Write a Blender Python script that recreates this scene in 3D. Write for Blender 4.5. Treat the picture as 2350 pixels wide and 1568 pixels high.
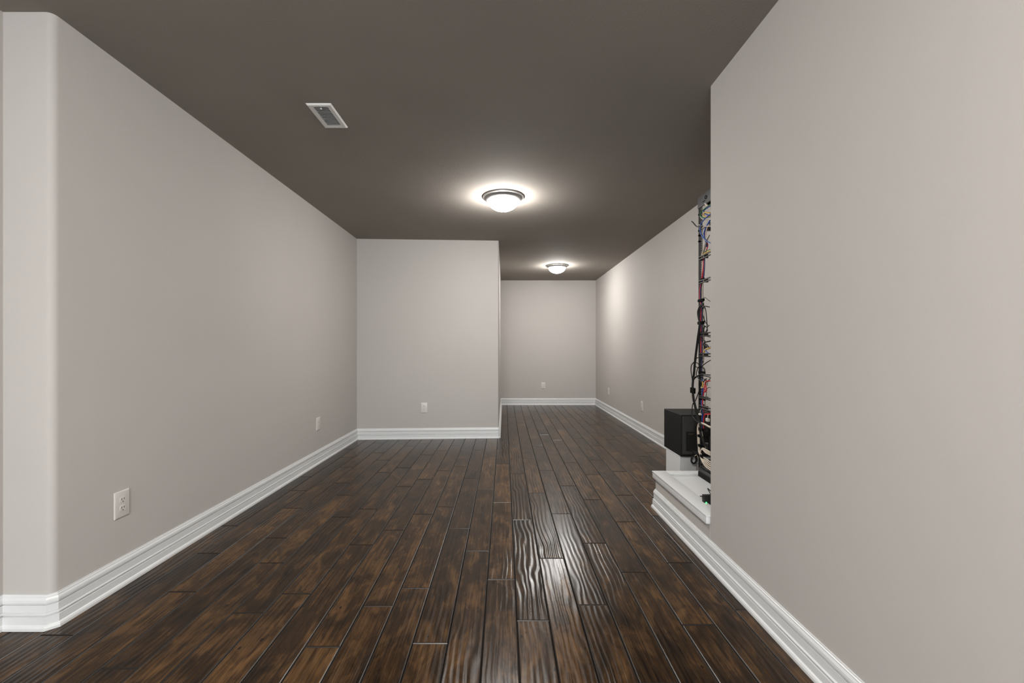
import bpy, bmesh, math, random
from mathutils import Vector, Matrix

random.seed(7)
for o in list(bpy.data.objects):
    bpy.data.objects.remove(o)
SC = bpy.context.scene
COL = SC.collection

# ------------------------------------------------------------------ camera
F = 985.0                 # focal length in pixels of the 2350 px frame
VX, VY = 1157.0, 800.0    # vanishing point of the long walls
H, HC = 2.44, 1.107       # ceiling height, camera height
cam = bpy.data.cameras.new('camera')
cam.sensor_width = 36.0
cam.lens = F / 2350 * 36.0
cam.shift_x = (1175 - VX) / 2350
cam.shift_y = (VY - 784) / 2350
cam.clip_start = 0.02
cam_o = bpy.data.objects.new('camera', cam)
cam_o.location = (0, 0, HC)
cam_o.rotation_euler = (math.pi / 2, 0, 0)
COL.objects.link(cam_o)
SC.camera = cam_o

# ------------------------------------------------------------------ world, exposure
w = bpy.data.worlds.new('sky')
SC.world = w
w.use_nodes = True
w.node_tree.nodes['Background'].inputs[0].default_value = (0.80, 0.90, 1.0, 1)
w.node_tree.nodes['Background'].inputs[1].default_value = 1.0
vs = SC.view_settings
vs.view_transform = 'Standard'
vs.look = 'None'
vs.exposure = 2.30
vs.gamma = 1.0
vs.use_curve_mapping = False

LAMP_L = 47.0             # radiance of the glowing lamp bowls
REAR_FILL_L = 88.0             # unseen lamps added behind the viewpoint to brighten the near walls
FAR_L = 38.0              # weaker bulb over the passage
# daylight through the glass door behind the camera
a = bpy.data.lights.new('daylight', 'AREA')
a.shape = 'RECTANGLE'
a.size, a.size_y = 1.9, 2.0
a.energy = 14
a.color = (0.86, 0.94, 1.0)
ao = bpy.data.objects.new('daylight', a)
ao.location = (-0.5, -3.62, 1.08)
ao.rotation_euler = (math.pi / 2, 0, 0)
COL.objects.link(ao)

# ------------------------------------------------------------------ materials
def mat(name, col, rough=0.5, spec=0.5, metal=0.0, bump=None, emit=None, var=None, alpha=None, trans=None):
    m = bpy.data.materials.new(name)
    m.use_nodes = True
    nt = m.node_tree
    b = nt.nodes['Principled BSDF']
    b.inputs['Base Color'].default_value = (*col, 1)
    b.inputs['Roughness'].default_value = rough
    b.inputs['Specular IOR Level'].default_value = spec
    b.inputs['Metallic'].default_value = metal
    if trans is not None:
        b.inputs['Transmission Weight'].default_value = trans
    if emit:
        b.inputs['Emission Color'].default_value = (*emit[0], 1)
        b.inputs['Emission Strength'].default_value = emit[1]
    geo = nt.nodes.new('ShaderNodeNewGeometry')
    if var:
        n = nt.nodes.new('ShaderNodeTexNoise')
        n.inputs['Scale'].default_value = var[0]
        n.inputs['Detail'].default_value = 3
        nt.links.new(geo.outputs['Position'], n.inputs['Vector'])
        r = nt.nodes.new('ShaderNodeValToRGB')
        r.color_ramp.elements[0].position = 0.3
        r.color_ramp.elements[1].position = 0.7
        r.color_ramp.elements[0].color = (*[c * (1 - var[1]) for c in col], 1)
        r.color_ramp.elements[1].color = (*[min(1, c * (1 + var[1])) for c in col], 1)
        nt.links.new(n.outputs['Fac'], r.inputs['Fac'])
        nt.links.new(r.outputs['Color'], b.inputs['Base Color'])
    if bump:
        n = nt.nodes.new('ShaderNodeTexNoise')
        n.inputs['Scale'].default_value = bump[0]
        n.inputs['Detail'].default_value = 2
        nt.links.new(geo.outputs['Position'], n.inputs['Vector'])
        bp = nt.nodes.new('ShaderNodeBump')
        bp.inputs['Strength'].default_value = bump[1]
        bp.inputs['Distance'].default_value = 0.002
        nt.links.new(n.outputs['Fac'], bp.inputs['Height'])
        nt.links.new(bp.outputs['Normal'], b.inputs['Normal'])
    return m

def wood_mat():
    m = bpy.data.materials.new('hand_scraped_wood')
    m.use_nodes = True
    nt = m.node_tree
    N, Lk = nt.nodes, nt.links
    b = N['Principled BSDF']
    geo = N.new('ShaderNodeNewGeometry')
    inf = N.new('ShaderNodeObjectInfo')
    off = N.new('ShaderNodeVectorMath'); off.operation = 'MULTIPLY_ADD'
    rv = N.new('ShaderNodeCombineXYZ')
    Lk.new(inf.outputs['Random'], rv.inputs[0]); Lk.new(inf.outputs['Random'], rv.inputs[1]); Lk.new(inf.outputs['Random'], rv.inputs[2])
    off.inputs[1].default_value = (37.0, 91.0, 53.0)
    Lk.new(rv.outputs[0], off.inputs[0]); Lk.new(geo.outputs['Position'], off.inputs[2])
    def noise(sx, sy, det=4, dist=0.0, rough=0.55):
        mp = N.new('ShaderNodeMapping'); mp.inputs['Scale'].default_value = (sx, sy, 1.0)
        Lk.new(off.outputs[0], mp.inputs['Vector'])
        n = N.new('ShaderNodeTexNoise'); n.inputs['Scale'].default_value = 1.0
        n.inputs['Detail'].default_value = det; n.inputs['Distortion'].default_value = dist; n.inputs['Roughness'].default_value = rough
        Lk.new(mp.outputs[0], n.inputs['Vector'])
        return n.outputs['Fac']
    def math_(op, x, y, clamp=False):
        n = N.new('ShaderNodeMath'); n.operation = op; n.use_clamp = clamp
        for i, v in enumerate((x, y)):
            if hasattr(v, 'links'): Lk.new(v, n.inputs[i])
            else: n.inputs[i].default_value = v
        return n.outputs[0]
    grain = noise(120, 4.5, 6, 0.5, 0.68)
    blotch = noise(13, 6, 5, 0.9)
    big = noise(5, 1.6, 2, 0.4)
    mix = math_('ADD', math_('MULTIPLY', grain, 0.44), math_('MULTIPLY', blotch, 0.46))
    mix = math_('ADD', mix, math_('MULTIPLY', big, 0.18))
    mix = math_('ADD', mix, math_('MULTIPLY', math_('SUBTRACT', inf.outputs['Random'], 0.5), 0.10))
    ramp = N.new('ShaderNodeValToRGB')
    e = ramp.color_ramp.elements
    e[0].position = 0.42; e[0].color = (0.0060, 0.0032, 0.0016, 1)
    e[1].position = 0.70; e[1].color = (0.118, 0.060, 0.0215, 1)
    k = e.new(0.55); k.color = (0.034, 0.0168, 0.0062, 1)
    Lk.new(mix, ramp.inputs['Fac'])
    # knots and worm holes, a few dark spots
    vor = N.new('ShaderNodeTexVoronoi'); vor.inputs['Scale'].default_value = 1.0
    mp = N.new('ShaderNodeMapping'); mp.inputs['Scale'].default_value = (26, 14, 1); Lk.new(off.outputs[0], mp.inputs['Vector'])
    Lk.new(mp.outputs[0], vor.inputs['Vector'])
    spots = math_('LESS_THAN', vor.outputs['Distance'], 0.13)
    clus = math_('GREATER_THAN', noise(7, 3.2, 1), 0.60)
    spots = math_('MULTIPLY', spots, clus)
    mx = N.new('ShaderNodeMix'); mx.data_type = 'RGBA'
    mx.inputs[7].default_value = (0.004, 0.0025, 0.0016, 1)
    Lk.new(math_('MULTIPLY', spots, 0.85), mx.inputs[0]); Lk.new(ramp.outputs['Color'], mx.inputs[6])
    Lk.new(mx.outputs[2], b.inputs['Base Color'])
    # hand-scraped relief: long wavy ripples, stronger on some planks
    sep = N.new('ShaderNodeSeparateXYZ'); Lk.new(off.outputs[0], sep.inputs[0])
    ph = math_('ADD', math_('MULTIPLY', sep.outputs[0], 250.0), math_('MULTIPLY', noise(9, 2.2, 1.5, 0.3, 0.5), 20.0))
    wave = math_('ADD', math_('MULTIPLY', math_('SINE', ph, 0.0), 0.5), math_('MULTIPLY', noise(30, 5, 1, 0.4), 1.2))
    wave = math_('MULTIPLY', wave, math_('ADD', noise(6, 2.2, 1), 0.1))
    amp = N.new('ShaderNodeMapRange')
    Lk.new(noise(0.9, 0.9, 0), amp.inputs[0])
    amp.inputs[1].default_value = 0.40; amp.inputs[2].default_value = 0.60
    amp.inputs[3].default_value = 0.30; amp.inputs[4].default_value = 1.0
    bh = math_('MULTIPLY', wave, amp.outputs[0])
    bp = N.new('ShaderNodeBump'); bp.inputs['Strength'].default_value = 1.0; bp.inputs['Distance'].default_value = 0.0017
    Lk.new(bh, bp.inputs['Height'])
    bp2 = N.new('ShaderNodeBump'); bp2.inputs['Strength'].default_value = 0.12; bp2.inputs['Distance'].default_value = 0.0012
    Lk.new(math_('SUBTRACT', grain, math_('MULTIPLY', spots, 1.0)), bp2.inputs['Height'])
    Lk.new(bp.outputs['Normal'], bp2.inputs['Normal'])
    Lk.new(bp2.outputs['Normal'], b.inputs['Normal'])
    rr = N.new('ShaderNodeMapRange'); Lk.new(grain, rr.inputs[0])
    rr.inputs[1].default_value = 0.3; rr.inputs[2].default_value = 0.7
    rr.inputs[3].default_value = 0.20; rr.inputs[4].default_value = 0.28
    Lk.new(rr.outputs[0], b.inputs['Roughness'])
    b.inputs['Specular IOR Level'].default_value = 0.22
    return m

M = {}
M['wall'] = mat('greige_wall_paint', (0.462, 0.436, 0.413), 0.75, 0.25, bump=(260, 0.10), var=(1.3, 0.015))
M['ceiling'] = mat('taupe_ceiling_paint', (0.278, 0.251, 0.224), 0.9, 0.1, bump=(140, 0.35), var=(2.0, 0.03))
M['trim'] = mat('white_trim_paint', (0.665, 0.672, 0.672), 0.38, 0.5, var=(3, 0.01))
M['wood'] = wood_mat()
M['edge'] = mat('dark_stained_bevel', (0.010, 0.0058, 0.0034), 0.34, 0.45)
M['slab'] = mat('dark_underlay', (0.02, 0.013, 0.009), 0.9, 0.1)
M['plastic'] = mat('white_plastic', (0.60, 0.575, 0.545), 0.35, 0.5)
M['slot'] = mat('dark_slot', (0.02, 0.018, 0.016), 0.6)
M['glow'] = mat('lit_frosted_glass', (0.9, 0.9, 0.88), 0.4, 0.5, emit=((1.0, 0.975, 0.94), LAMP_L))
M['glowfill'] = mat('rear_fill_lamp_glass', (0.9, 0.9, 0.88), 0.4, 0.5, emit=((1.0, 0.975, 0.94), REAR_FILL_L))
M['glowfar'] = mat('passage_lit_frosted_glass', (0.9, 0.9, 0.88), 0.4, 0.5, emit=((1.0, 0.975, 0.94), FAR_L))
M['nickel'] = mat('brushed_nickel', (0.42, 0.41, 0.40), 0.42, 0.5, 0.85)
M['vent'] = mat('vent_enamel', (0.74, 0.73, 0.71), 0.4)
M['ventdark'] = mat('duct_dark', (0.018, 0.017, 0.016), 0.8)
M['blackmetal'] = mat('black_rack_metal', (0.003, 0.003, 0.003), 0.6, 0.14, bump=(300, 0.1))
M['greymetal'] = mat('grey_rack_metal', (0.055, 0.055, 0.055), 0.45, 0.4, 0.2)
M['bar'] = mat('grey_lacing_bar', (0.030, 0.027, 0.023), 0.4, 0.5, 0.3)
M['black'] = mat('black_cable', (0.005, 0.005, 0.0045), 0.45, 0.4)
M['velcro'] = mat('black_hook_strap', (0.006, 0.006, 0.006), 0.95, 0.1)
M['red'] = mat('red_cable', (0.55, 0.02, 0.03), 0.4)
M['blue'] = mat('blue_cable', (0.012, 0.075, 0.36), 0.4)
M['navy'] = mat('navy_cable', (0.012, 0.016, 0.11), 0.4)
M['green'] = mat('green_cable', (0.01, 0.14, 0.035), 0.4)
M['yellow'] = mat('yellow_cable', (0.62, 0.37, 0.04), 0.4)
M['grey'] = mat('grey_cable', (0.20, 0.18, 0.145), 0.45)
M['white'] = mat('white_cable', (0.64, 0.56, 0.46), 0.45)
M['vinyl'] = mat('black_cabinet_vinyl', (0.005, 0.005, 0.005), 0.6, 0.3, bump=(600, 0.4))
M['baffle'] = mat('charcoal_textured_panel', (0.040, 0.040, 0.040), 0.7, 0.4, bump=(700, 0.6), var=(500, 0.4))
M['panelblack'] = mat('matte_black_panel', (0.005, 0.005, 0.005), 0.5)
M['print'] = mat('grey_print', (0.16, 0.15, 0.13), 0.6)
M['copperprint'] = mat('copper_print', (0.22, 0.13, 0.07), 0.6)
M['ledgreen'] = mat('green_led', (0.02, 0.5, 0.05), 0.3, emit=((0.02, 1.0, 0.08), 2.5))
M['frost'] = mat('frosted_plastic', (0.55, 0.54, 0.52), 0.35, 0.5, trans=0.6)
M['brown'] = mat('brown_scrap', (0.12, 0.075, 0.03), 0.7)
M['sky'] = mat('door_glass', (0.9, 0.95, 1.0), 0.05, trans=1.0)

# ------------------------------------------------------------------ mesh helpers
def finish(name, bm, m, parent=None, smooth=None, normals=True):
    me = bpy.data.meshes.new(name)
    if normals:
        bmesh.ops.recalc_face_normals(bm, faces=bm.faces)
    bm.to_mesh(me); bm.free()
    if smooth is not None:
        for p in me.polygons: p.use_smooth = True
        me.set_sharp_from_angle(angle=math.radians(smooth))
    me.materials.append(M[m])
    o = bpy.data.objects.new(name, me)
    COL.objects.link(o)
    if parent: o.parent = parent
    return o

def tag(o, label=None, cat=None, group=None, kind=None):
    if label: o['label'] = label
    if cat: o['category'] = cat
    if group: o['group'] = group
    if kind: o['kind'] = kind
    return o

def thing(name, label, cat, loc=(0, 0, 0), rz=0.0, group=None):
    o = bpy.data.objects.new(name, None)
    o.empty_display_size = 0.05
    o.location = loc; o.rotation_euler = (0, 0, rz)
    COL.objects.link(o)
    return tag(o, label, cat, group)

def copy_tree(o, parent=None):
    c = o.copy(); COL.objects.link(c)
    if parent: c.parent = parent
    for ch in list(o.children): copy_tree(ch, c)
    return c

def box(bm, x0, x1, y0, y1, z0, z1, bev=0.0, seg=1):
    g = bmesh.ops.create_cube(bm, size=1.0)
    vsx = g['verts']
    for v in vsx:
        v.co = Vector((x0 + (v.co.x + .5) * (x1 - x0), y0 + (v.co.y + .5) * (y1 - y0), z0 + (v.co.z + .5) * (z1 - z0)))
    if bev:
        ed = {e for v in vsx for e in v.link_edges}
        bmesh.ops.bevel(bm, geom=list(ed), offset=bev, segments=seg, affect='EDGES', profile=0.6)

def prism(bm, pts, z0, z1):
    lo = [bm.verts.new((x, y, z0)) for x, y in pts]
    hi = [bm.verts.new((x, y, z1)) for x, y in pts]
    n = len(pts)
    for i in range(n):
        bm.faces.new((lo[i], lo[(i + 1) % n], hi[(i + 1) % n], hi[i]))
    bm.faces.new(hi); bm.faces.new(lo[::-1])

def lathe(bm, prof, seg=48, c=(0, 0, 0)):
    rings = []
    for r, z in prof:
        if r < 1e-6:
            rings.append([bm.verts.new((c[0], c[1], c[2] + z))])
        else:
            rings.append([bm.verts.new((c[0] + r * math.cos(2 * math.pi * i / seg), c[1] + r * math.sin(2 * math.pi * i / seg), c[2] + z)) for i in range(seg)])
    for a_, b_ in zip(rings, rings[1:]):
        for i in range(seg):
            j = (i + 1) % seg
            if len(a_) == 1 and len(b_) == 1: continue
            if len(a_) == 1: bm.faces.new((a_[0], b_[j], b_[i]))
            elif len(b_) == 1: bm.faces.new((a_[i], a_[j], b_[0]))
            else: bm.faces.new((a_[i], a_[j], b_[j], b_[i]))

def spline(pts, sub=6):
    P = [Vector(p) for p in pts]
    if len(P) < 3: return P
    Q = [P[0] * 2 - P[1]] + P + [P[-1] * 2 - P[-2]]
    out = []
    for i in range(1, len(Q) - 2):
        p0, p1, p2, p3 = Q[i - 1:i + 3]
        for k in range(sub):
            t = k / sub
            out.append(0.5 * ((2 * p1) + (p2 - p0) * t + (2 * p0 - 5 * p1 + 4 * p2 - p3) * t * t + (3 * p1 - p0 - 3 * p2 + p3) * t ** 3))
    out.append(P[-1])
    return out

def tube(bm, pts, r, n=8, sub=6):
    P = spline(pts, sub)
    T = []
    for i in range(len(P)):
        d = P[min(i + 1, len(P) - 1)] - P[max(i - 1, 0)]
        T.append(d.normalized() if d.length > 1e-9 else Vector((0, 0, 1)))
    u = T[0].orthogonal().normalized()
    rings = []
    for p, t in zip(P, T):
        u = (u - t * u.dot(t)).normalized()
        v = t.cross(u)
        rings.append([bm.verts.new(p + (u * math.cos(2 * math.pi * k / n) + v * math.sin(2 * math.pi * k / n)) * r) for k in range(n)])
    for a_, b_ in zip(rings, rings[1:]):
        for k in range(n):
            bm.faces.new((a_[k], a_[(k + 1) % n], b_[(k + 1) % n], b_[k]))
    bm.faces.new(rings[0][::-1]); bm.faces.new(rings[-1])

# baseboard: (distance from wall, height)
BB = [(0.0, 0.0), (0.024, 0.0), (0.024, 0.010), (0.021, 0.017), (0.0165, 0.021), (0.0165, 0.050),
      (0.0090, 0.0520), (0.0090, 0.0550), (0.0160, 0.0570), (0.0160, 0.0615), (0.0075, 0.0635), (0.0105, 0.0670), (0.0105, 0.0935),
      (0.0050, 0.0950), (0.0060, 0.0970), (0.0115, 0.0985), (0.0125, 0.106), (0.0115, 0.1150), (0.0075, 0.1225), (0.0075, 0.1265),
      (0.0045, 0.1285), (0.0040, 0.1330), (0.0, 0.1330)]

def baseboard(name, path):
    """path runs with the room on its right-hand side"""
    bm = bmesh.new()
    P = [Vector(p) for p in path]
    rings = []
    for i, p in enumerate(P):
        ns = []
        if i > 0:
            d = (p - P[i - 1]).normalized(); ns.append(Vector((d.y, -d.x)))
        if i < len(P) - 1:
            d = (P[i + 1] - p).normalized(); ns.append(Vector((d.y, -d.x)))
        n = ns[0] if len(ns) == 1 else (ns[0] + ns[1]) / (1 + ns[0].dot(ns[1]))
        rings.append([bm.verts.new((p.x + n.x * d_, p.y + n.y * d_, z)) for d_, z in BB])
    k = len(BB)
    for a_, b_ in zip(rings, rings[1:]):
        for j in range(k):
            bm.faces.new((a_[j], b_[j], b_[(j + 1) % k], a_[(j + 1) % k]))
    bm.faces.new(rings[0]); bm.faces.new(rings[-1][::-1])
    return tag(finish(name, bm, 'trim'), kind='structure')

def arc(cx, cy, r, a0, a1, n=8):
    return [(cx + r * math.cos(math.radians(a0 + (a1 - a0) * i / n)), cy + r * math.sin(math.radians(a0 + (a1 - a0) * i / n))) for i in range(n + 1)]

# ------------------------------------------------------------------ setting
XL, XJ, XR, XF, XM = -1.790, -1.985, 1.050, 1.793, -0.068
YJ, YE, YP = 1.700, 2.190, 2.975          # left jog, end of the near right wall, end of the plinth
YM0, YM1, YB, YK = 5.215, 5.305, 8.40, -3.5

def wall(name, pts, z1=H, m='wall', z0=0.0):
    bm = bmesh.new(); prism(bm, pts, z0, z1)
    return tag(finish(name, bm, m, smooth=20), kind='structure')

R = 0.026
wall('wall_left', [(XJ - .14, YK), (XJ, YK), (XJ, YJ)] + arc(XL - R, YJ + R, R, -90, 0) + [(XL, YM0), (XJ - .14, YM0)])
r2 = 0.014
wall('wall_middle', [(XJ - .14, YM0), (XL, YM0), (XM - r2, YM1)] + arc(XM - r2, YM1 + r2, r2, -90, 0) + [(XM, YB), (XJ - .14, YB)])
wall('wall_far', [(XJ - .14, YB), (XF + .15, YB), (XF + .15, YB + .14), (XJ - .14, YB + .14)])
wall('wall_passage', [(XF, YE - .12), (XF + .15, YE - .12), (XF + .15, YB), (XF, YB)])
wall('wall_right', [(XR, YK), (XR + .14, YK), (XR + .14, YE - .12), (XF, YE - .12), (XF, YE), (XR + .008, YE), (XR, YE - .008)])
# wall behind the camera with a glass door letting daylight in
DX0, DX1, DH = -1.45, 0.45, 2.08
bm = bmesh.new()
for x0, x1, z0, z1 in ((XJ - .14, DX0, 0, H), (DX1, XR + .14, 0, H), (DX0, DX1, DH, H)):
    box(bm, x0, x1, YK - .14, YK, z0, z1)
tag(finish('wall_back', bm, 'wall'), kind='structure')
bm = bmesh.new()
for x0, x1 in ((DX0, DX0 + .06), (DX1 - .06, DX1), (-.53, -.47)):
    box(bm, x0, x1, YK - .10, YK - .05, 0, DH)
box(bm, DX0, DX1, YK - .10, YK - .05, DH - .06, DH); box(bm, DX0, DX1, YK - .10, YK - .05, 0, .05)
tag(finish('door_1', bm, 'trim'), kind='structure')

bm = bmesh.new(); box(bm, XJ - .14, XF + .15, YK - .14, YB + .14, H, H + .12)
tag(finish('ceiling', bm, 'ceiling'), kind='structure')

bm = bmesh.new(); box(bm, XJ - .14, XF + .15, YK - .14, YB + .14, -.10, -.012)
floor = tag(finish('floor', bm, 'slab'), kind='structure')

# planks, one object each
PW, PL, PX = 0.132, 1.022, 0.0519
PH = {-13: .635, -12: .275, -11: .93, -10: .463, -9: .17, -8: .773, -7: .913, -6: .375, -5: .57, -4: .823, -3: .96, -2: .59,
      -1: .30, 0: .013, 1: .725, 2: .22, 3: .83, 4: .395, 5: .077, 6: .697, 7: .173, 8: .795, 9: .51, 10: .09}
def plank_mesh():
    bm = bmesh.new()
    hw, hl = PW / 2 - .0007, PL / 2 - .0007
    c, d = .0046, .0036
    ring = lambda ix, z: [bm.verts.new((sx * (hw - ix), sy * (hl - ix), z)) for sx, sy in ((-1, -1), (1, -1), (1, 1), (-1, 1))]
    a0, a1, a2, a3 = ring(0, -.012), ring(0, -d), ring(c * .45, -d * .30), ring(c, 0.0)
    for p, q in ((a0, a1), (a1, a2), (a2, a3)):
        for i in range(4): bm.faces.new((p[i], p[(i + 1) % 4], q[(i + 1) % 4], q[i]))
    bm.faces.new(a3); bm.faces.new(a0[::-1])
    me = bpy.data.meshes.new('plank'); bmesh.ops.recalc_face_normals(bm, faces=bm.faces); bm.to_mesh(me); bm.free()
    me.materials.append(M['wood']); me.materials.append(M['edge'])
    for p in me.polygons:
        if p.normal.z < .95: p.material_index = 1
    return me
pm = plank_mesh()
rp = random.Random(3)
for r in range(-15, 15):
    ph = PH.get(r, rp.random())
    xc = PX + PW * (r - .5)
    if xc < XL - .05: ya, yb = -0.3, YJ + .05
    elif xc < XM - .10: ya, yb = -0.3, YM1 + .05
    elif xc > XR + .07: ya, yb = YP - .15, YB + .05
    else: ya, yb = -0.3, YB + .05
    k = math.ceil((ya - ph) / PL) - 1
    while True:
        y0, y1 = max(ya, ph + k * PL), min(yb, ph + (k + 1) * PL)
        k += 1
        if y0 >= yb: break
        if y1 - y0 < .02: continue
        o = bpy.data.objects.new('plank', pm)
        o.location = (xc + rp.uniform(-.0003, .0003), (y0 + y1) / 2, rp.uniform(-.0006, 0))
        o.scale = (1, (y1 - y0) / PL, 1)
        o.parent = floor
        COL.objects.link(o)

# baseboards
baseboard('baseboard_left', [(XJ, YK), (XJ, YJ), (XL - .018, YJ), (XL, YJ + .018), (XL, YM0)])
baseboard('baseboard_middle', [(XL, YM0), (XM - .008, YM1), (XM, YM1 + .008), (XM, YB)])
baseboard('baseboard_far', [(XM, YB), (XF, YB)])
baseboard('baseboard_passage', [(XF, YB), (XF, YP)])
baseboard('baseboard_right', [(XF, YP), (XR, YP), (XR, YK)])

# low plinth in the opening with a framed white cap
PT = 0.252
bm = bmesh.new(); prism(bm, [(XR, YE), (XF, YE), (XF, YP), (XR, YP)], 0, PT - .046)
tag(finish('wall_plinth', bm, 'wall'), kind='structure')
cap = thing('plinth_cap', 'white painted cap board with raised border on the low plinth', 'ledge', (XR, YE, PT - .046))
cx0, cy1 = XR - .017, YP + .028
def capbox(name, x0, x1, y0, y1, z0, z1, b=.003):
    bm = bmesh.new(); box(bm, x0 - XR, x1 - XR, y0 - YE, y1 - YE, z0 - PT + .046, z1 - PT + .046, b, 2)
    return finish(name, bm, 'trim', cap, smooth=40)
# apron under the top board, the board, and its raised rim
capbox('apron', cx0 + .003, cx0 + .0945, YE + .012, cy1 - .003, PT - .046, PT - .0085)
capbox('apron', cx0 + .0955, XF - .031, cy1 - .071, cy1 - .003, PT - .046, PT - .0085)
capbox('panel', cx0 + .0955, XF - .031, YE + .010, cy1 - .0715, PT - .046, PT - .016, .0008)
capbox('border', cx0, cx0 + .095, YE + .006, cy1, PT - .008, PT, .002)
capbox('border', cx0 + .0955, XF - .03, cy1 - .072, cy1, PT - .008, PT, .002)

# ------------------------------------------------------------------ ceiling lamps
def make_lamp(label, loc):
    t = thing('ceiling_lamp', label, 'ceiling light', loc, group='flush ceiling lamps')
    bm = bmesh.new()
    lathe(bm, [(0.0, 0.0), (.178, 0.0), (.181, -.004), (.180, -.009), (.172, -.014), (.167, -.0145), (.164, -.018), (.157, -.028), (.147, -.037), (.139, -.040), (.133, -.038), (.133, -.02), (0, -.02)], 64)
    finish('trim_ring', bm, 'nickel', t, smooth=35)
    bm = bmesh.new()
    pr = [(.1335 * math.cos(math.radians(q)), -.036 - .088 * math.sin(math.radians(q))) for q in range(0, 90, 9)] + [(0, -.124)]
    lathe(bm, pr, 48)
    finish('glass_bowl', bm, 'glow', t, smooth=60)
    bm = bmesh.new()
    lathe(bm, [(0, -.122), (.015, -.123), (.015, -.128), (.009, -.132), (.007, -.137), (0, -.139)], 20)
    finish('finial', bm, 'nickel', t, smooth=40)
    return t
lamp = make_lamp('nearer ceiling lamp with frosted glass bowl and nickel ring', (-0.008, 3.77, H))
for lab, loc in (('farther small ceiling lamp with glass bowl above the passage', (0.850, 6.90, H)),
                 ('added unseen fill lamp behind the viewpoint close to the viewer', (-0.35, -0.55, H)),
                 ('added unseen fill lamp behind the viewpoint near the glass door', (-0.45, -2.45, H))):  # last two are unseen extras, added so the near walls are lit evenly
    c = copy_tree(lamp); c.location = loc; c['label'] = lab
    for ch in c.children:
        if ch.name.startswith('glass_bowl'):
            ch.data = ch.data.copy(); ch.data.materials[0] = M['glowfill' if loc[1] < 0 else 'glowfar']

# ------------------------------------------------------------------ ceiling vent
VW, VL = .138, .254
t = thing('ceiling_vent', 'white metal ceiling air vent with dark slits', 'vent', (0, 0, 0))
vx0, vy0 = (701 - VX) / 563.2 * (H - HC), F * (H - HC) / 563.2
t.location = (vx0 + VW / 2, vy0 + VL / 2, H)
bm = bmesh.new()
ro = lambda ix, z: [bm.verts.new((sx * (VW / 2 - ix), sy * (VL / 2 - ix), z)) for sx, sy in ((-1, -1), (1, -1), (1, 1), (-1, 1))]
rs = [ro(0, 0), ro(.001, -.003), ro(.007, -.0085), ro(.025, -.0085), ro(.0295, -.006), ro(.0305, 0)]
for p, q in zip(rs, rs[1:]):
    for i in range(4): bm.faces.new((p[i], p[(i + 1) % 4], q[(i + 1) % 4], q[i]))
finish('frame', bm, 'vent', t, smooth=25)
bm = bmesh.new(); box(bm, -VW / 2 + .03, VW / 2 - .03, -VL / 2 + .03, VL / 2 - .03, -.001, -.0002)
finish('duct_opening', bm, 'ventdark', t)
n = 13
bm = bmesh.new()
g = [bm.verts.new(c) for c in ((-.038, -.0020, -.0078), (.038, -.0020, -.0078), (.038, .0030, -.0012), (-.038, .0030, -.0012),
                              (-.038, -.0012, -.0082), (.038, -.0012, -.0082), (.038, .0038, -.0016), (-.038, .0038, -.0016))]
for f_ in ((0, 1, 2, 3), (7, 6, 5, 4), (0, 4, 5, 1), (1, 5, 6, 2), (2, 6, 7, 3), (3, 7, 4, 0)): bm.faces.new([g[i] for i in f_])
lv = finish('louver', bm, 'vent', t)
span = VL - .066
for i in range(n):
    o = lv if i == 0 else lv.copy()
    if i: COL.objects.link(o)
    o.location = (0, -span / 2 + span * (i + .5) / n, 0)
for sy in (-1, 1):
    bm = bmesh.new(); lathe(bm, [(.0, -.0105), (.003, -.0098), (.0035, -.0083)], 12, (0, sy * (VL / 2 - .016), 0))
    finish('screw', bm, 'nickel', t, smooth=40)
bm = bmesh.new(); box(bm, -.004, .004, -VL / 2 + .034, -VL / 2 + .042, -.012, -.004, .001)
finish('damper_lever', bm, 'vent', t)

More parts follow.
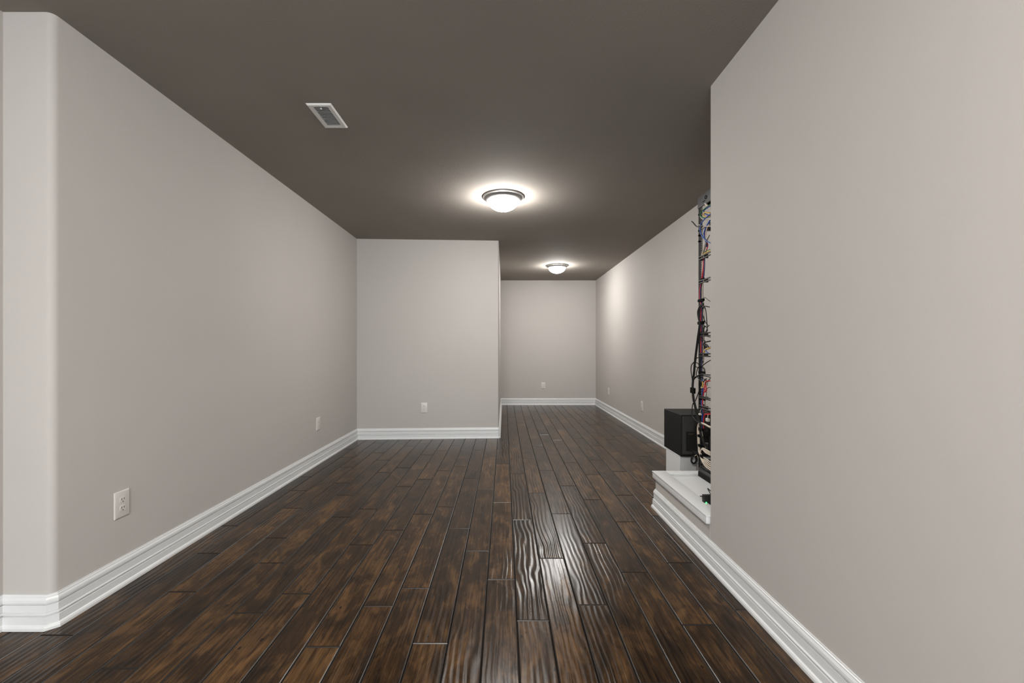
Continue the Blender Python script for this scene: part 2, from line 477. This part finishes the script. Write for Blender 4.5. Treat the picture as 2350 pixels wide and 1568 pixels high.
# ------------------------------------------------------------------ wall outlets
def make_outlet(label, loc, rz):
    t = thing('wall_outlet', label, 'outlet', loc, rz, 'wall outlets')
    PWd, PHt = .0795, .124
    bm = bmesh.new()
    ro = lambda ix, y: [bm.verts.new((sx * (PWd / 2 - ix), y, sz * (PHt / 2 - ix))) for sx, sz in ((-1, -1), (1, -1), (1, 1), (-1, 1))]
    rs = [ro(0, 0), ro(0, -.0022), ro(.0022, -.0050), ro(.0065, -.0064)]
    for p, q in zip(rs, rs[1:]):
        for i in range(4): bm.faces.new((p[i], p[(i + 1) % 4], q[(i + 1) % 4], q[i]))
    bm.faces.new(rs[-1]); bm.faces.new(rs[0][::-1])
    finish('plate', bm, 'plastic', t, smooth=25)
    for sz in (-1, 1):
        cz = sz * .0195
        bm = bmesh.new()
        pts = []
        for i in range(28):
            q = 2 * math.pi * i / 28
            pts.append((.0172 * math.cos(q), max(-.0135, min(.0135, .0172 * math.sin(q)))))
        a_ = [bm.verts.new((x, -.0060, cz + z)) for x, z in pts]
        b_ = [bm.verts.new((x, -.0072, cz + z)) for x, z in pts]
        c_ = [bm.verts.new((x * .95, -.0080, cz + z * .95)) for x, z in pts]
        for p, q in ((a_, b_), (b_, c_)):
            for i in range(28): bm.faces.new((p[i], p[(i + 1) % 28], q[(i + 1) % 28], q[i]))
        bm.faces.new(c_)
        rec = finish('receptacle', bm, 'plastic', t, smooth=30)
        for sx, hh in ((-.0063, .0048), (.0063, .0040)):
            bm = bmesh.new(); box(bm, sx - .0013, sx + .0013, -.0083, -.0078, cz + .0045 - hh, cz + .0045 + hh)
            finish('slot', bm, 'slot', rec)
        bm = bmesh.new()
        pts = [(.0026 * math.cos(2 * math.pi * i / 12), .0026 * math.sin(2 * math.pi * i / 12)) for i in range(12)]
        v1 = [bm.verts.new((x, -.0083, cz - .0075 + z)) for x, z in pts]
        v0 = [bm.verts.new((x, -.0078, cz - .0075 + z)) for x, z in pts]
        bm.faces.new(v1)
        for i in range(12): bm.faces.new((v0[i], v0[(i + 1) % 12], v1[(i + 1) % 12], v1[i]))
        finish('ground_hole', bm, 'slot', rec)
    bm = bmesh.new()
    pts = [(.003 * math.cos(2 * math.pi * i / 12), .003 * math.sin(2 * math.pi * i / 12)) for i in range(12)]
    v1 = [bm.verts.new((x, -.0074, z)) for x, z in pts]; v0 = [bm.verts.new((x * 1.1, -.0062, z * 1.1)) for x, z in pts]
    bm.faces.new(v1)
    for i in range(12): bm.faces.new((v0[i], v0[(i + 1) % 12], v1[(i + 1) % 12], v1[i]))
    finish('screw', bm, 'plastic', t)
    return t
q = math.pi / 2
ma = math.atan2(YM1 - YM0, XM - XL)
ym = YM0 + (-.98 - XL) * math.tan(ma)
o1 = make_outlet('largest white duplex outlet, low on the near left wall', (XL, 2.007, .380), q)
for lab, loc, rz in (('white outlet on the left wall just before the corner', (XL, 4.127, .382), q),
                     ('white duplex outlet low on the middle wall facing the viewer', (-.98, ym, .381), ma),
                     ('small white outlet on the far end wall', (.768, YB, .382), 0.0),
                     ('thin white outlet on the passage wall nearest the far corner', (XF, 7.35, .372), -q),
                     ('thin white outlet on the passage wall nearer the black speaker', (XF, 5.58, .358), -q)):
    c = copy_tree(o1); c.location = loc; c.rotation_euler = (0, 0, rz); c['label'] = lab

# ------------------------------------------------------------------ subwoofer on its white stand
SX0, SX1, SY0, SY1, SZ0, SZ1 = 1.400, 1.760, 3.395, 3.757, .250, .580
t = thing('speaker_stand', 'low white box stand under the black speaker', 'stand', (SX0, 3.43, 0))
bm = bmesh.new(); box(bm, .003, .335, 0, .29, 0, SZ0 - .008, .002); finish('body', bm, 'trim', t, smooth=40)
bm = bmesh.new(); box(bm, 0, .338, -.003, .293, SZ0 - .008, SZ0, .001); finish('top_board', bm, 'trim', t)

t = thing('subwoofer', 'black box speaker with port hole standing on white stand', 'speaker', (SX0, SY0, SZ0))
SW, SD, SH = SX1 - SX0, SY1 - SY0, SZ1 - SZ0
bm = bmesh.new(); box(bm, 0, SW, .006, SD, 0, SH, .002); finish('cabinet', bm, 'vinyl', t, smooth=40)
bm = bmesh.new()
for x0, x1, z0, z1 in ((0, .008, 0, SH), (SW - .008, SW, 0, SH), (.008, SW - .008, 0, .018), (.008, SW - .008, SH - .008, SH)):
    box(bm, x0, x1, 0, .008, z0, z1, .001)
finish('edge_frame', bm, 'vinyl', t)
bm = bmesh.new(); box(bm, .009, SW - .009, .003, .0075, .019, SH - .009); finish('back_panel', bm, 'baffle', t)
pc = (.150, .225)
bm = bmesh.new()
def ringface(bm, prof, c, seg=40):
    rg = []
    for r, y in prof:
        rg.append([bm.verts.new((c[0] + r * math.cos(2 * math.pi * i / seg), y, c[1] + r * math.sin(2 * math.pi * i / seg))) for i in range(seg)])
    for a_, b_ in zip(rg, rg[1:]):
        for i in range(seg): bm.faces.new((a_[i], a_[(i + 1) % seg], b_[(i + 1) % seg], b_[i]))
    return rg
rg = ringface(bm, [(.046, .0035), (.046, .001), (.043, -.0005), (.040, .001), (.036, .0022)], pc)
bm.faces.new(rg[-1]); finish('port', bm, 'panelblack', t, smooth=35)
bm = bmesh.new(); box(bm, .040, .235, -.0005, .004, .045, .198, .001); finish('amplifier_panel', bm, 'panelblack', t)
cu = bpy.data.curves.new('logo_text', 'FONT'); cu.body = 'Klipsch'; cu.size = .014; cu.extrude = .0002
tmp = bpy.data.objects.new('logo_text', cu); COL.objects.link(tmp)
dg = bpy.context.evaluated_depsgraph_get(); me = bpy.data.meshes.new_from_object(tmp.evaluated_get(dg))
bpy.data.objects.remove(tmp)
me.materials.clear(); me.materials.append(M['copperprint'])
lo = bpy.data.objects.new('logo', me); lo.parent = t; lo.location = (.058, -.0008, .176); lo.rotation_euler = (q, 0, 0); COL.objects.link(lo)
for i, (kx, kz) in enumerate(((.13, .15), (.17, .15), (.21, .15))):
    bm = bmesh.new(); rg = ringface(bm, [(.008, .0), (.008, -.008), (.006, -.010)], (kx, kz), 16); bm.faces.new(rg[-1]); finish('knob', bm, 'vinyl', t, smooth=35)

# ------------------------------------------------------------------ equipment rack
def at(px, py, X):
    """point on the vertical plane x = X (the rack's rear plane) seen at that place"""
    D = F * X / (px - VX)
    return Vector((X, D, HC - (py - VY) * D / F))

RX, RX1, RY0, RY1, RZ0, RZ1 = 1.330, 1.755, 2.455, 2.937, PT - .016, 2.137
rack = thing('equipment_rack', 'tall black open equipment rack full of cables behind the wall corner', 'rack', (RX, RY0, RZ0))
rl = Vector((RX, RY0, RZ0))
def rpart(name, fn, m, sm=None):
    bm = bmesh.new(); fn(bm)
    bmesh.ops.translate(bm, verts=bm.verts, vec=-rl)
    return finish(name, bm, m, rack, smooth=sm)
def post(xo, xdir, ye, ydir):
    def fn(bm):
        b = lambda y0, y1, z0, z1, x0=xo, x1=xo + xdir * .0025: box(bm, min(x0, x1), max(x0, x1), min(y0, y1), max(y0, y1), z0, z1)
        b(ye, ye + ydir * .034, RZ0 + .035, RZ1 - .075)
        b(ye + ydir * .0445, ye + ydir * .052, RZ0 + .035, RZ1 - .075)
        z = RZ0 + .036
        while z < RZ1 - .09:
            b(ye + ydir * .034, ye + ydir * .0445, z, z + .0062); z += .015875
        x1 = xo + xdir * .012
        b(ye, ye + ydir * .0025, RZ0 + .035, RZ1 - .075, xo, x1)
    return fn
for xo, xd in ((RX, 1), (RX1, -1)):
    for ye, yd in ((RY1, -1), (RY0, 1)):
        rpart('post', post(xo, xd, ye, yd), 'blackmetal')
# head frame with slot and oval, base frame, side rails
rpart('top_rail', lambda bm: box(bm, RX - .006, RX + .004, RY0, RY1 + .003, RZ1 - .077, RZ1, .003, 2), 'greymetal', 40)
rpart('top_rail', lambda bm: box(bm, RX1 - .004, RX1 + .006, RY0, RY1, RZ1 - .077, RZ1, .003, 2), 'greymetal', 40)
rpart('top_side', lambda bm: box(bm, RX + .0045, RX1 - .0045, RY1 - .004, RY1 + .002, RZ1 - .05, RZ1), 'blackmetal')
rpart('top_side', lambda bm: box(bm, RX + .0045, RX1 - .0045, RY0, RY0 + .006, RZ1 - .05, RZ1), 'blackmetal')
def oval(bm):
    c = at(1620, 452.5, RX - .007)
    pts = [Vector((RX - .0075, c.y + .013 * math.cos(a_), c.z + .011 * math.sin(a_))) for a_ in [2 * math.pi * i / 16 for i in range(17)]]
    tube(bm, pts, .0020, 6, 2)
rpart('oval_stamp', oval, 'blackmetal')
def dash(bm):
    c = at(1615, 462.0, RX - .007)
    box(bm, RX - .0085, RX - .005, c.y - .016, c.y + .016, c.z - .004, c.z + .002)
rpart('slot_stamp', dash, 'blackmetal')
rpart('base_frame', lambda bm: box(bm, RX - .006, RX1, RY0, RY1 - .004, RZ0, RZ0 + .035, .003), 'blackmetal')
rpart('base_rail', lambda bm: box(bm, RX - .002, RX + .02, RY0, RY1 - .003, RZ0 + .0355, RZ0 + .060, .002), 'greymetal')

# horizontal lacing bars across the rear
for py, dz in ((592.5, .017), (647.5, .015), (768.5, .018), (814.5, .016), (911.0, .010), (934.0, .016)):
    c = at(1609, py, RX - .024)
    def bar(bm, z=c.z, dz=dz):
        for s in (-1, 1):
            box(bm, RX - .034, RX - .028, RY0 + .01, 2.866, z + s * dz * .52 - .0042, z + s * dz * .52 + .0042, .001)
        for y in (2.864, 2.79, RY0 + .012):
            box(bm, RX - .0335, RX - .0045, y - .005, y + .002, z - dz * .75, z + dz * .75, .001)
    rpart('lacing_bar', bar, 'bar')
def stud(zz):
    def fn(bm):
        tube(bm, [Vector((RX - .012, 2.914, zz)), Vector((RX - .0005, 2.914, zz))], .0055, 12)
    return fn
for py in (495, 532, 542.5, 556):
    rpart('stud', stud(at(1603.5, py, RX).z), 'blackmetal')

# rack units seen edge-on at the bottom
def unit(label, z0, z1, x0=RX + .035):
    t = thing('rack_unit', label, 'rack unit', (x0, RY0 + .06, z0))
    bm = bmesh.new(); box(bm, 0, RX1 - x0 - .03, 0, .36, 0, z1 - z0, .003); finish('case', bm, 'blackmetal', t)
    for i in range(6):
        bm = bmesh.new(); box(bm, -.012, .001, .03 + i * .052, .062 + i * .052, (z1 - z0) * .3, (z1 - z0) * .7, .002)
        finish('connector', bm, 'panelblack', t)
    for yy in (-.056, .3605):
        bm = bmesh.new(); box(bm, .002, RX1 - x0 - .06, yy + .002, yy + .052, (z1 - z0) * .15, (z1 - z0) * .4, .001); finish('mounting_ear', bm, 'greymetal', t)
unit('black power unit lowest in the equipment rack', RZ0 + .068, RZ0 + .130)
unit('black rack unit beside the white cable bundle', .385, .585)
unit('thin black rack unit in the upper part of the rack', at(1615, 520, RX).z - .02, at(1615, 520, RX).z + .025)

# ------------------------------------------------------------------ cables
def cable(label, m, pts, X=1.312, r=.0032, parent=None, name='cable', dx=None):
    P = [at(px, py, X + (dx[i] if dx else 0)) for i, (px, py) in enumerate(pts)]
    bm = bmesh.new()
    org = P[0].copy()
    tube(bm, P, r, 8, 5)
    if parent is None:
        bmesh.ops.translate(bm, verts=bm.verts, vec=-org)
    o = finish(name, bm, m, parent, smooth=60)
    if parent is None:
        o.location = org
        tag(o, label, 'cable', 'rack cables')
    return o
def strap(parent, px0, px1, py0, py1, X, th=.006):
    a_, b_ = at(px0, (py0 + py1) / 2, X), at(px1, (py0 + py1) / 2, X)
    z1, z0 = at((px0 + px1) / 2, py0, X).z, at((px0 + px1) / 2, py1, X).z
    bm = bmesh.new(); box(bm, X - th, X + th, b_.y, a_.y, z0, z1, .004, 2)
    return finish('strap', bm, 'velcro', parent, smooth=40)

K = 1.318
cable('blue patch cable bowing in a wide arc below the green loop', 'blue', [(1632, 490), (1620, 500), (1614, 506.6), (1608.8, 514), (1606.6, 522), (1607.2, 531.4), (1610.7, 541), (1616.5, 548), (1623, 554), (1632, 559)], 1.300, .0034)
cable('dark green cable looped at the top of the rack', 'green', [(1634, 467), (1623.6, 474), (1614.5, 481.7), (1607.8, 489.3), (1607, 494), (1610.7, 498.4), (1619.3, 499.5), (1632, 497)], 1.306, .0034)
cable('short blue cable curled inside the green loop', 'blue', [(1634, 471), (1623, 477.8), (1615.5, 483.6), (1616.5, 489.3), (1623, 493), (1634, 497)], K - .006, .0032)
cable('pale blue cable hugging the bottom of the green loop', 'blue', [(1607, 496), (1610, 500), (1613, 502.5), (1620, 500), (1632, 494)], K, .003)
cable('white cable crossing under the green loop', 'white', [(1606.5, 492), (1609, 500), (1617, 504), (1632, 503.5)], K - .003, .0032)
cable('yellow cable curl at the top of the rack', 'yellow', [(1630, 489), (1618, 488), (1614.6, 491.5), (1615.4, 496), (1619.5, 497.5), (1630, 497)], K - .012, .0042)
cable('thin white cable leaving the rack top plug', 'white', [(1632, 478), (1621, 470), (1618.5, 467)], K, .006)
cable('white cable running level beneath the loops', 'white', [(1604.8, 516), (1608, 517.5), (1616, 519.5), (1632, 519)], K - .01, .003)
cable('black strap tail sticking out beside the rack', 'black', [(1587.3, 508.5), (1590.5, 511), (1595, 516.5), (1599, 520), (1606, 520.8), (1612, 519)], 1.300, .0036)
cable('thick blue cable falling behind the blue arc', 'blue', [(1630, 505), (1622, 519), (1618, 528), (1616, 536), (1616, 543), (1619, 552), (1622, 566)], K, .0055)
cable('grey cable bowed behind the blue arc', 'grey', [(1628, 512), (1614, 525), (1611, 533), (1612, 541), (1618, 556), (1616, 568), (1612, 584)], K + .004, .0034)
cable('pale cable dropping straight beside the wall corner', 'white', [(1627, 515), (1621.5, 526), (1619.5, 540), (1618, 556), (1615, 570), (1611, 584), (1610, 594)], K - .004, .0034)
cable('grey cable sloping into the first lacing bar', 'grey', [(1628, 540), (1622, 553), (1619, 566), (1615, 580), (1611, 594)], K - .008, .0034)
cable('dark red cable between the grey cables', 'red', [(1627, 515), (1619, 535), (1618, 546), (1624, 562), (1621, 575), (1617, 588), (1615.5, 596)], K + .006, .0036)
cable('yellow cable crossing above the first lacing bar', 'yellow', [(1632, 575), (1621, 580), (1614.5, 584), (1610, 588)], K - .016, .004)
cable('light green cable above the yellow crossing cable', 'green', [(1632, 572), (1623, 575), (1616, 579)], K - .018, .0026)
cable('thin black wire below the second lacing bar', 'black', [(1614, 682.5), (1618, 683), (1623, 687), (1630, 692)], K - .006, .0018)
cable('curled black wire leaving the lower trunk', 'black', [(1614, 700), (1619, 710), (1621, 725), (1622.5, 745), (1623, 760)], K - .006, .003)
cable('black wire drooping beside the wall corner', 'black', [(1628, 705), (1618.5, 703), (1614, 707), (1613.5, 722), (1618, 738), (1624, 746)], K + .002, .003)
cable('black wire knot on the third lacing bar', 'black', [(1613, 742), (1617, 752), (1613.5, 759), (1618, 765), (1624, 758), (1619, 750), (1614, 755), (1622, 771), (1630, 774)], K - .004, .0024)
cable('yellow cable end above the fourth lacing bar', 'yellow', [(1632, 798), (1621, 802), (1616.5, 807), (1615, 812)], K - .01, .0046)
cable('bright blue cable end by the fourth lacing bar', 'blue', [(1619, 804), (1623, 809), (1630, 813)], K - .016, .0036)
cable('black wire tangle between two lacing bars', 'black', [(1630, 783), (1618, 786), (1615, 792), (1622, 795), (1616, 800), (1620, 790), (1628, 800)], K - .006, .0042)
cable('black cable sweeping left from the rack edge', 'black', [(1634, 861), (1623.6, 860.5), (1611.7, 859), (1600, 863), (1590.6, 870), (1588.4, 880), (1588.6, 890)], 1.292, .0036)
cable('second black cable sweeping left just below the first', 'black', [(1634, 867), (1620, 863.5), (1608, 862), (1598, 866), (1592, 873), (1590.6, 890)], 1.300, .0032)
cable('dark green black wire arching over the wide strap', 'black', [(1634, 825), (1622, 832), (1614, 838), (1607, 842), (1603, 842)], 1.304, .0032)
cable('small black ring of cable beside the rack post', 'black', [(1605.5, 820), (1598, 823), (1594.8, 832), (1596.4, 841), (1602.5, 843.8), (1604.4, 840), (1601, 834), (1596.5, 832)], 1.296, .0030)
cable('long black loop hanging left of the trunk', 'black', [(1594.5, 830), (1590, 834), (1586.8, 839), (1585.8, 848), (1586.6, 857), (1588.2, 868), (1589.2, 880), (1589.4, 889)], 1.290, .0034)
cable('black cable slanting down from post to hanging trunk', 'black', [(1606.5, 840), (1601, 846), (1598, 860), (1602, 868), (1609, 876), (1607.8, 885), (1602, 904), (1595.4, 921), (1590.2, 927), (1588.4, 939), (1588.9, 953), (1593.5, 961.5), (1601, 968.5), (1608, 972)], 1.292, .0030)
cable('red cable knotted above the lower lacing bars', 'red', [(1632, 874), (1620, 876), (1617.5, 884), (1616, 895), (1618, 900), (1621, 893), (1618.5, 884), (1621.5, 896), (1616, 899), (1614.2, 908), (1612.4, 922)], K - .014, .0036)
cable('yellow short cable above the red knot', 'yellow', [(1612, 876), (1613, 884), (1611, 889)], K - .012, .0044)
cable('white cable curl above the red knot', 'white', [(1607.5, 889), (1612, 890.5), (1617, 885), (1617.5, 876)], K - .014, .0030)
cable('red cable running down to the white bundle', 'red', [(1612, 915), (1612.5, 932), (1615, 944), (1617, 950), (1624, 950), (1634, 948)], K - .004, .0038)
cable('red cable descending behind the lower rack unit', 'red', [(1634, 951), (1620, 951.5), (1616, 955), (1614.8, 965), (1614.5, 974), (1615, 984)], K - .010, .0038)
cable('grey white cable dropping along the lower lacing bars', 'grey', [(1621, 868), (1620, 890), (1621, 906), (1617.5, 920), (1619, 934), (1622, 946)], K, .0030)
cable('black wire looping past the small white plug', 'black', [(1598.5, 939), (1604, 943.5), (1610, 947), (1618, 946), (1630, 944)], 1.300, .0028)

# trunks: several cables held by straps
def trunk(label, name='cable_bundle', X=1.312, first=(1609, 600)):
    p = at(first[0], first[1], X)
    return thing(name, label, 'cable bundle', (0, 0, 0))
tk = trunk('upright trunk of red, blue and grey cables with black straps')
cable(None, 'red', [(1615.6, 590), (1614.6, 612), (1612.8, 628), (1611, 640), (1608.6, 656), (1606.8, 668), (1606.5, 682), (1608, 692), (1610, 704), (1609.6, 716), (1608.6, 730), (1609.4, 745), (1609.4, 775), (1609.3, 800), (1609.5, 815)], K, .0058, tk)
cable(None, 'navy', [(1616.8, 592), (1616.2, 618), (1614.5, 637), (1608.8, 656.6), (1607.2, 681.5), (1610, 695), (1611.3, 714), (1610.7, 749), (1611.2, 778), (1611.2, 808), (1610, 830), (1611, 860), (1613, 894), (1611.7, 909), (1610, 923), (1612.6, 942), (1612, 971), (1612, 990)], K, .0042, tk)
cable(None, 'blue', [(1611.5, 870), (1612.5, 890), (1611.3, 909), (1609.5, 923), (1611.6, 942), (1611.2, 971), (1611.5, 985)], K - .008, .0036, tk)
for k_, (mm, dxp) in enumerate((('grey', 0.0), ('grey', 1.5), ('white', .7), ('grey', -1.0))):
    cable(None, mm, [(1612 + dxp * .6, 600), (1611.5 + dxp * .8, 638), (1611.7 + dxp, 656.6), (1611.3 + dxp, 683), (1613.4 + dxp * .6, 695), (1614.3 + dxp, 729), (1613.4 + dxp, 745), (1614.3 + dxp, 768), (1613.4 + dxp, 806), (1613.4 + dxp, 826), (1611.4 + dxp, 838), (1612 + dxp, 852), (1612 + dxp, 870)], K + .004 + .003 * (k_ % 2), .0030, tk)
for a_ in ((1602.5, 1615.5, 686, 692.5), (1609, 1616, 638.5, 641), (1602, 1615.5, 737.5, 744.5), (1604, 1617.5, 852, 858.5), (1604.5, 1618, 913, 918.5)):
    strap(tk, *a_, 1.312)

tb = trunk('black cable trunk hanging in loops left of the rack', X=1.295)
base = [(1613, 697), (1607, 702), (1602.6, 712), (1601.6, 720), (1603.2, 731), (1605, 741), (1604.4, 752), (1601.8, 770), (1598, 799), (1595.6, 818), (1593.4, 838), (1592, 856), (1589.8, 872), (1588.8, 888), (1589.6, 906), (1591.4, 920), (1594.4, 932), (1597.5, 947), (1602, 961), (1606.6, 976), (1608.8, 995), (1612.6, 1010), (1617, 1024)]
for ox, oy, ox2 in ((-.5, 0, 0), (.9, 0, .006), (2.0, 1.0, -.004)):
    cable(None, 'black', [(x + ox * (1.0 if i < 14 else 1.3), y + oy) for i, (x, y) in enumerate(base)], 1.297 + ox2, .0042, tb)
cable(None, 'grey', [(1613, 1002), (1610.8, 990), (1612.5, 1004), (1616, 1016), (1620, 1028)], 1.292, .0024, tb)
strap(tb, 1585.5, 1594.5, 890, 903, 1.297, .007)
strap(tb, 1604.5, 1612.5, 982, 990, 1.297, .007)

tw = trunk('bundle of white cables with black straps low in the rack', X=1.300)
wb = [(1632, 983), (1622, 977.5), (1614, 973.5), (1607, 973), (1603.2, 977), (1602.2, 988), (1603, 1001), (1603.4, 1014), (1604.4, 1026), (1604.9, 1036), (1608.2, 1044)]
fan = [[(1608, 1051), (1612, 1060), (1619, 1070), (1634, 1082)], [(1609, 1051), (1614, 1059), (1622, 1068), (1636, 1079)], [(1610, 1050), (1616, 1057), (1624, 1065), (1637, 1074)], [(1611, 1049), (1618, 1055), (1626, 1062), (1638, 1070)], [(1612, 1048), (1620, 1053), (1628, 1059), (1640, 1066)]]
for (ox, oy), fn in zip(((-1.7, -1.6), (-.6, -.6), (.5, .4), (1.6, 1.4), (.2, -1.8)), fan):
    cable(None, 'white', [(x + ox, y + (oy if i < 4 else 0)) for i, (x, y) in enumerate(wb)] + fn, 1.300 + ox * .0022, .0036, tw)
for ox, oy in ((0, -2.5), (.5, 0), (1, 2.5), (1.5, 5)):
    cable(None, 'white', [(1606.5, 1042), (1608.5, 1034), (1612.5, 1030 + oy * .4), (1619, 1034 + oy), (1630, 1040 + oy)], 1.292, .0036, tw)
for a_ in ((1599.8, 1607, 997, 1003), (1599.8, 1609, 1019, 1025.5), (1606, 1614.5, 1044, 1050.5), (1608.5, 1612, 1026, 1036)):
    strap(tw, *a_, 1.300, .007)

# loose thin wires filling the lower rack
tn = thing('wire_tangle', 'tangle of thin black wires filling the lower rack', 'cable bundle', (0, 0, 0))
rw = random.Random(11)
for y0 in (742, 758, 780, 792, 828, 842, 862, 870, 878, 886, 900, 922, 930, 946, 958, 968):
    x, y, pts = 1606 + rw.uniform(0, 5), y0, []
    for i in range(6):
        pts.append((x, y)); x += rw.uniform(-2, 8); y += rw.uniform(-6, 9)
        x = min(max(x, 1606), 1634)
    cable(None, 'black', pts, K + rw.uniform(-.012, .008), rw.uniform(.0016, .0034), tn, 'wire')
for y0 in (1060, 1070, 1076):
    cable(None, 'black', [(1606.5, y0 - 12), (1609, y0), (1614, y0 + rw.uniform(-3, 4)), (1622, y0 + 2), (1636, y0 + 10)], 1.322, .004, tn, 'wire')

# small white plugs
def plug(label, px, py, X, sy, sz):
    c = at(px, py, X)
    t = thing('plug', label, 'plug', tuple(c))
    bm = bmesh.new(); box(bm, -.008, .008, -sy / 2, sy / 2, -sz / 2, sz / 2, .002); finish('body', bm, 'plastic', t)
    bm = bmesh.new(); tube(bm, [Vector((0, 0, sz / 2)), Vector((.004, .004, sz / 2 + .02)), Vector((.02, .01, sz / 2 + .03))], .002, 6); finish('cord', bm, 'white', t)
plug('small white plug beside the rack post', 1606.8, 951, 1.298, .016, .012)
plug('white connector at the wall corner above the white bundle', 1624, 964, 1.300, .030, .020)

# coil of cord hanging under the speaker
t = thing('coiled_cord', 'black cord coil hanging from the back of the speaker', 'cord', (1.492, 3.378, .236))
bm = bmesh.new()
pts = [Vector((-.02, .018, .085)), Vector((-.012, .002, .065)), Vector((-.004, -.006, .045)), Vector((.004, -.004, .030))]
for i in range(27):
    a_ = math.pi / 2 - i * 2 * math.pi / 9
    pts.append(Vector((.021 * math.cos(a_) * (1 - .01 * i) + .003 * math.sin(i), -.012 + .0008 * i, .030 * math.sin(a_) - .004)))
tube(bm, pts, .0042, 8, 4); finish('coil', bm, 'black', t, smooth=60)
bm = bmesh.new(); tube(bm, [Vector((.0, -.016, .028)), Vector((.016, -.012, .035)), Vector((.030, -.008, .018)), Vector((.032, -.006, .0))], .0028, 6, 5); finish('white_tie', bm, 'white', t, smooth=60)

# frosted plastic cup under the coil
t = thing('plastic_cup', 'small frosted plastic cup standing before the white stand', 'cup', (1.535, 3.365, 0.0))
bm = bmesh.new()
lathe(bm, [(0, .0), (.020, .001), (.024, .006), (.026, .20), (.0245, .20), (.0225, .008), (0, .004)], 24); finish('body', bm, 'frost', t, smooth=40)

# power adapter with green light on the cap, and scrap
ap = Vector((1.134, 2.395, PT - .016))
t = thing('power_adapter', 'black power adapter with green light on the white cap', 'adapter', tuple(ap))
bm = bmesh.new(); box(bm, -.027, .027, -.02, .008, 0, .056, .003, 2); finish('body', bm, 'panelblack', t, smooth=40)
bm = bmesh.new(); box(bm, -.019, -.013, -.0215, -.0195, .016, .021, .0008); finish('led', bm, 'ledgreen', t)
bm = bmesh.new(); tube(bm, [Vector((-.026, -.004, .046)), Vector((-.034, -.002, .047)), Vector((-.042, .0, .046))], .0032, 8); finish('cord_stub', bm, 'black', t, smooth=60)
bm = bmesh.new(); tube(bm, [Vector((.02, .0, .054)), Vector((.03, .06, .07)), Vector((.08, .10, .03)), Vector((.14, .16, .004)), Vector((.20, .24, .004))], .0028, 6); finish('cord', bm, 'black', t, smooth=60)
c = Vector((1.118, 2.500, PT - .0145))
bm = bmesh.new()
tube(bm, [Vector((-.010, .012, .001)), Vector((0, .004, .004)), Vector((.010, -.004, .001))], .0030, 6)
tube(bm, [Vector((.008, -.003, .0015)), Vector((.020, -.006, .003)), Vector((.034, -.008, .0008))], .0010, 6)
o = finish('paper_scrap', bm, 'brown', None, smooth=60); o.location = c
tag(o, 'tiny brown scrap lying on the white cap board', 'scrap')
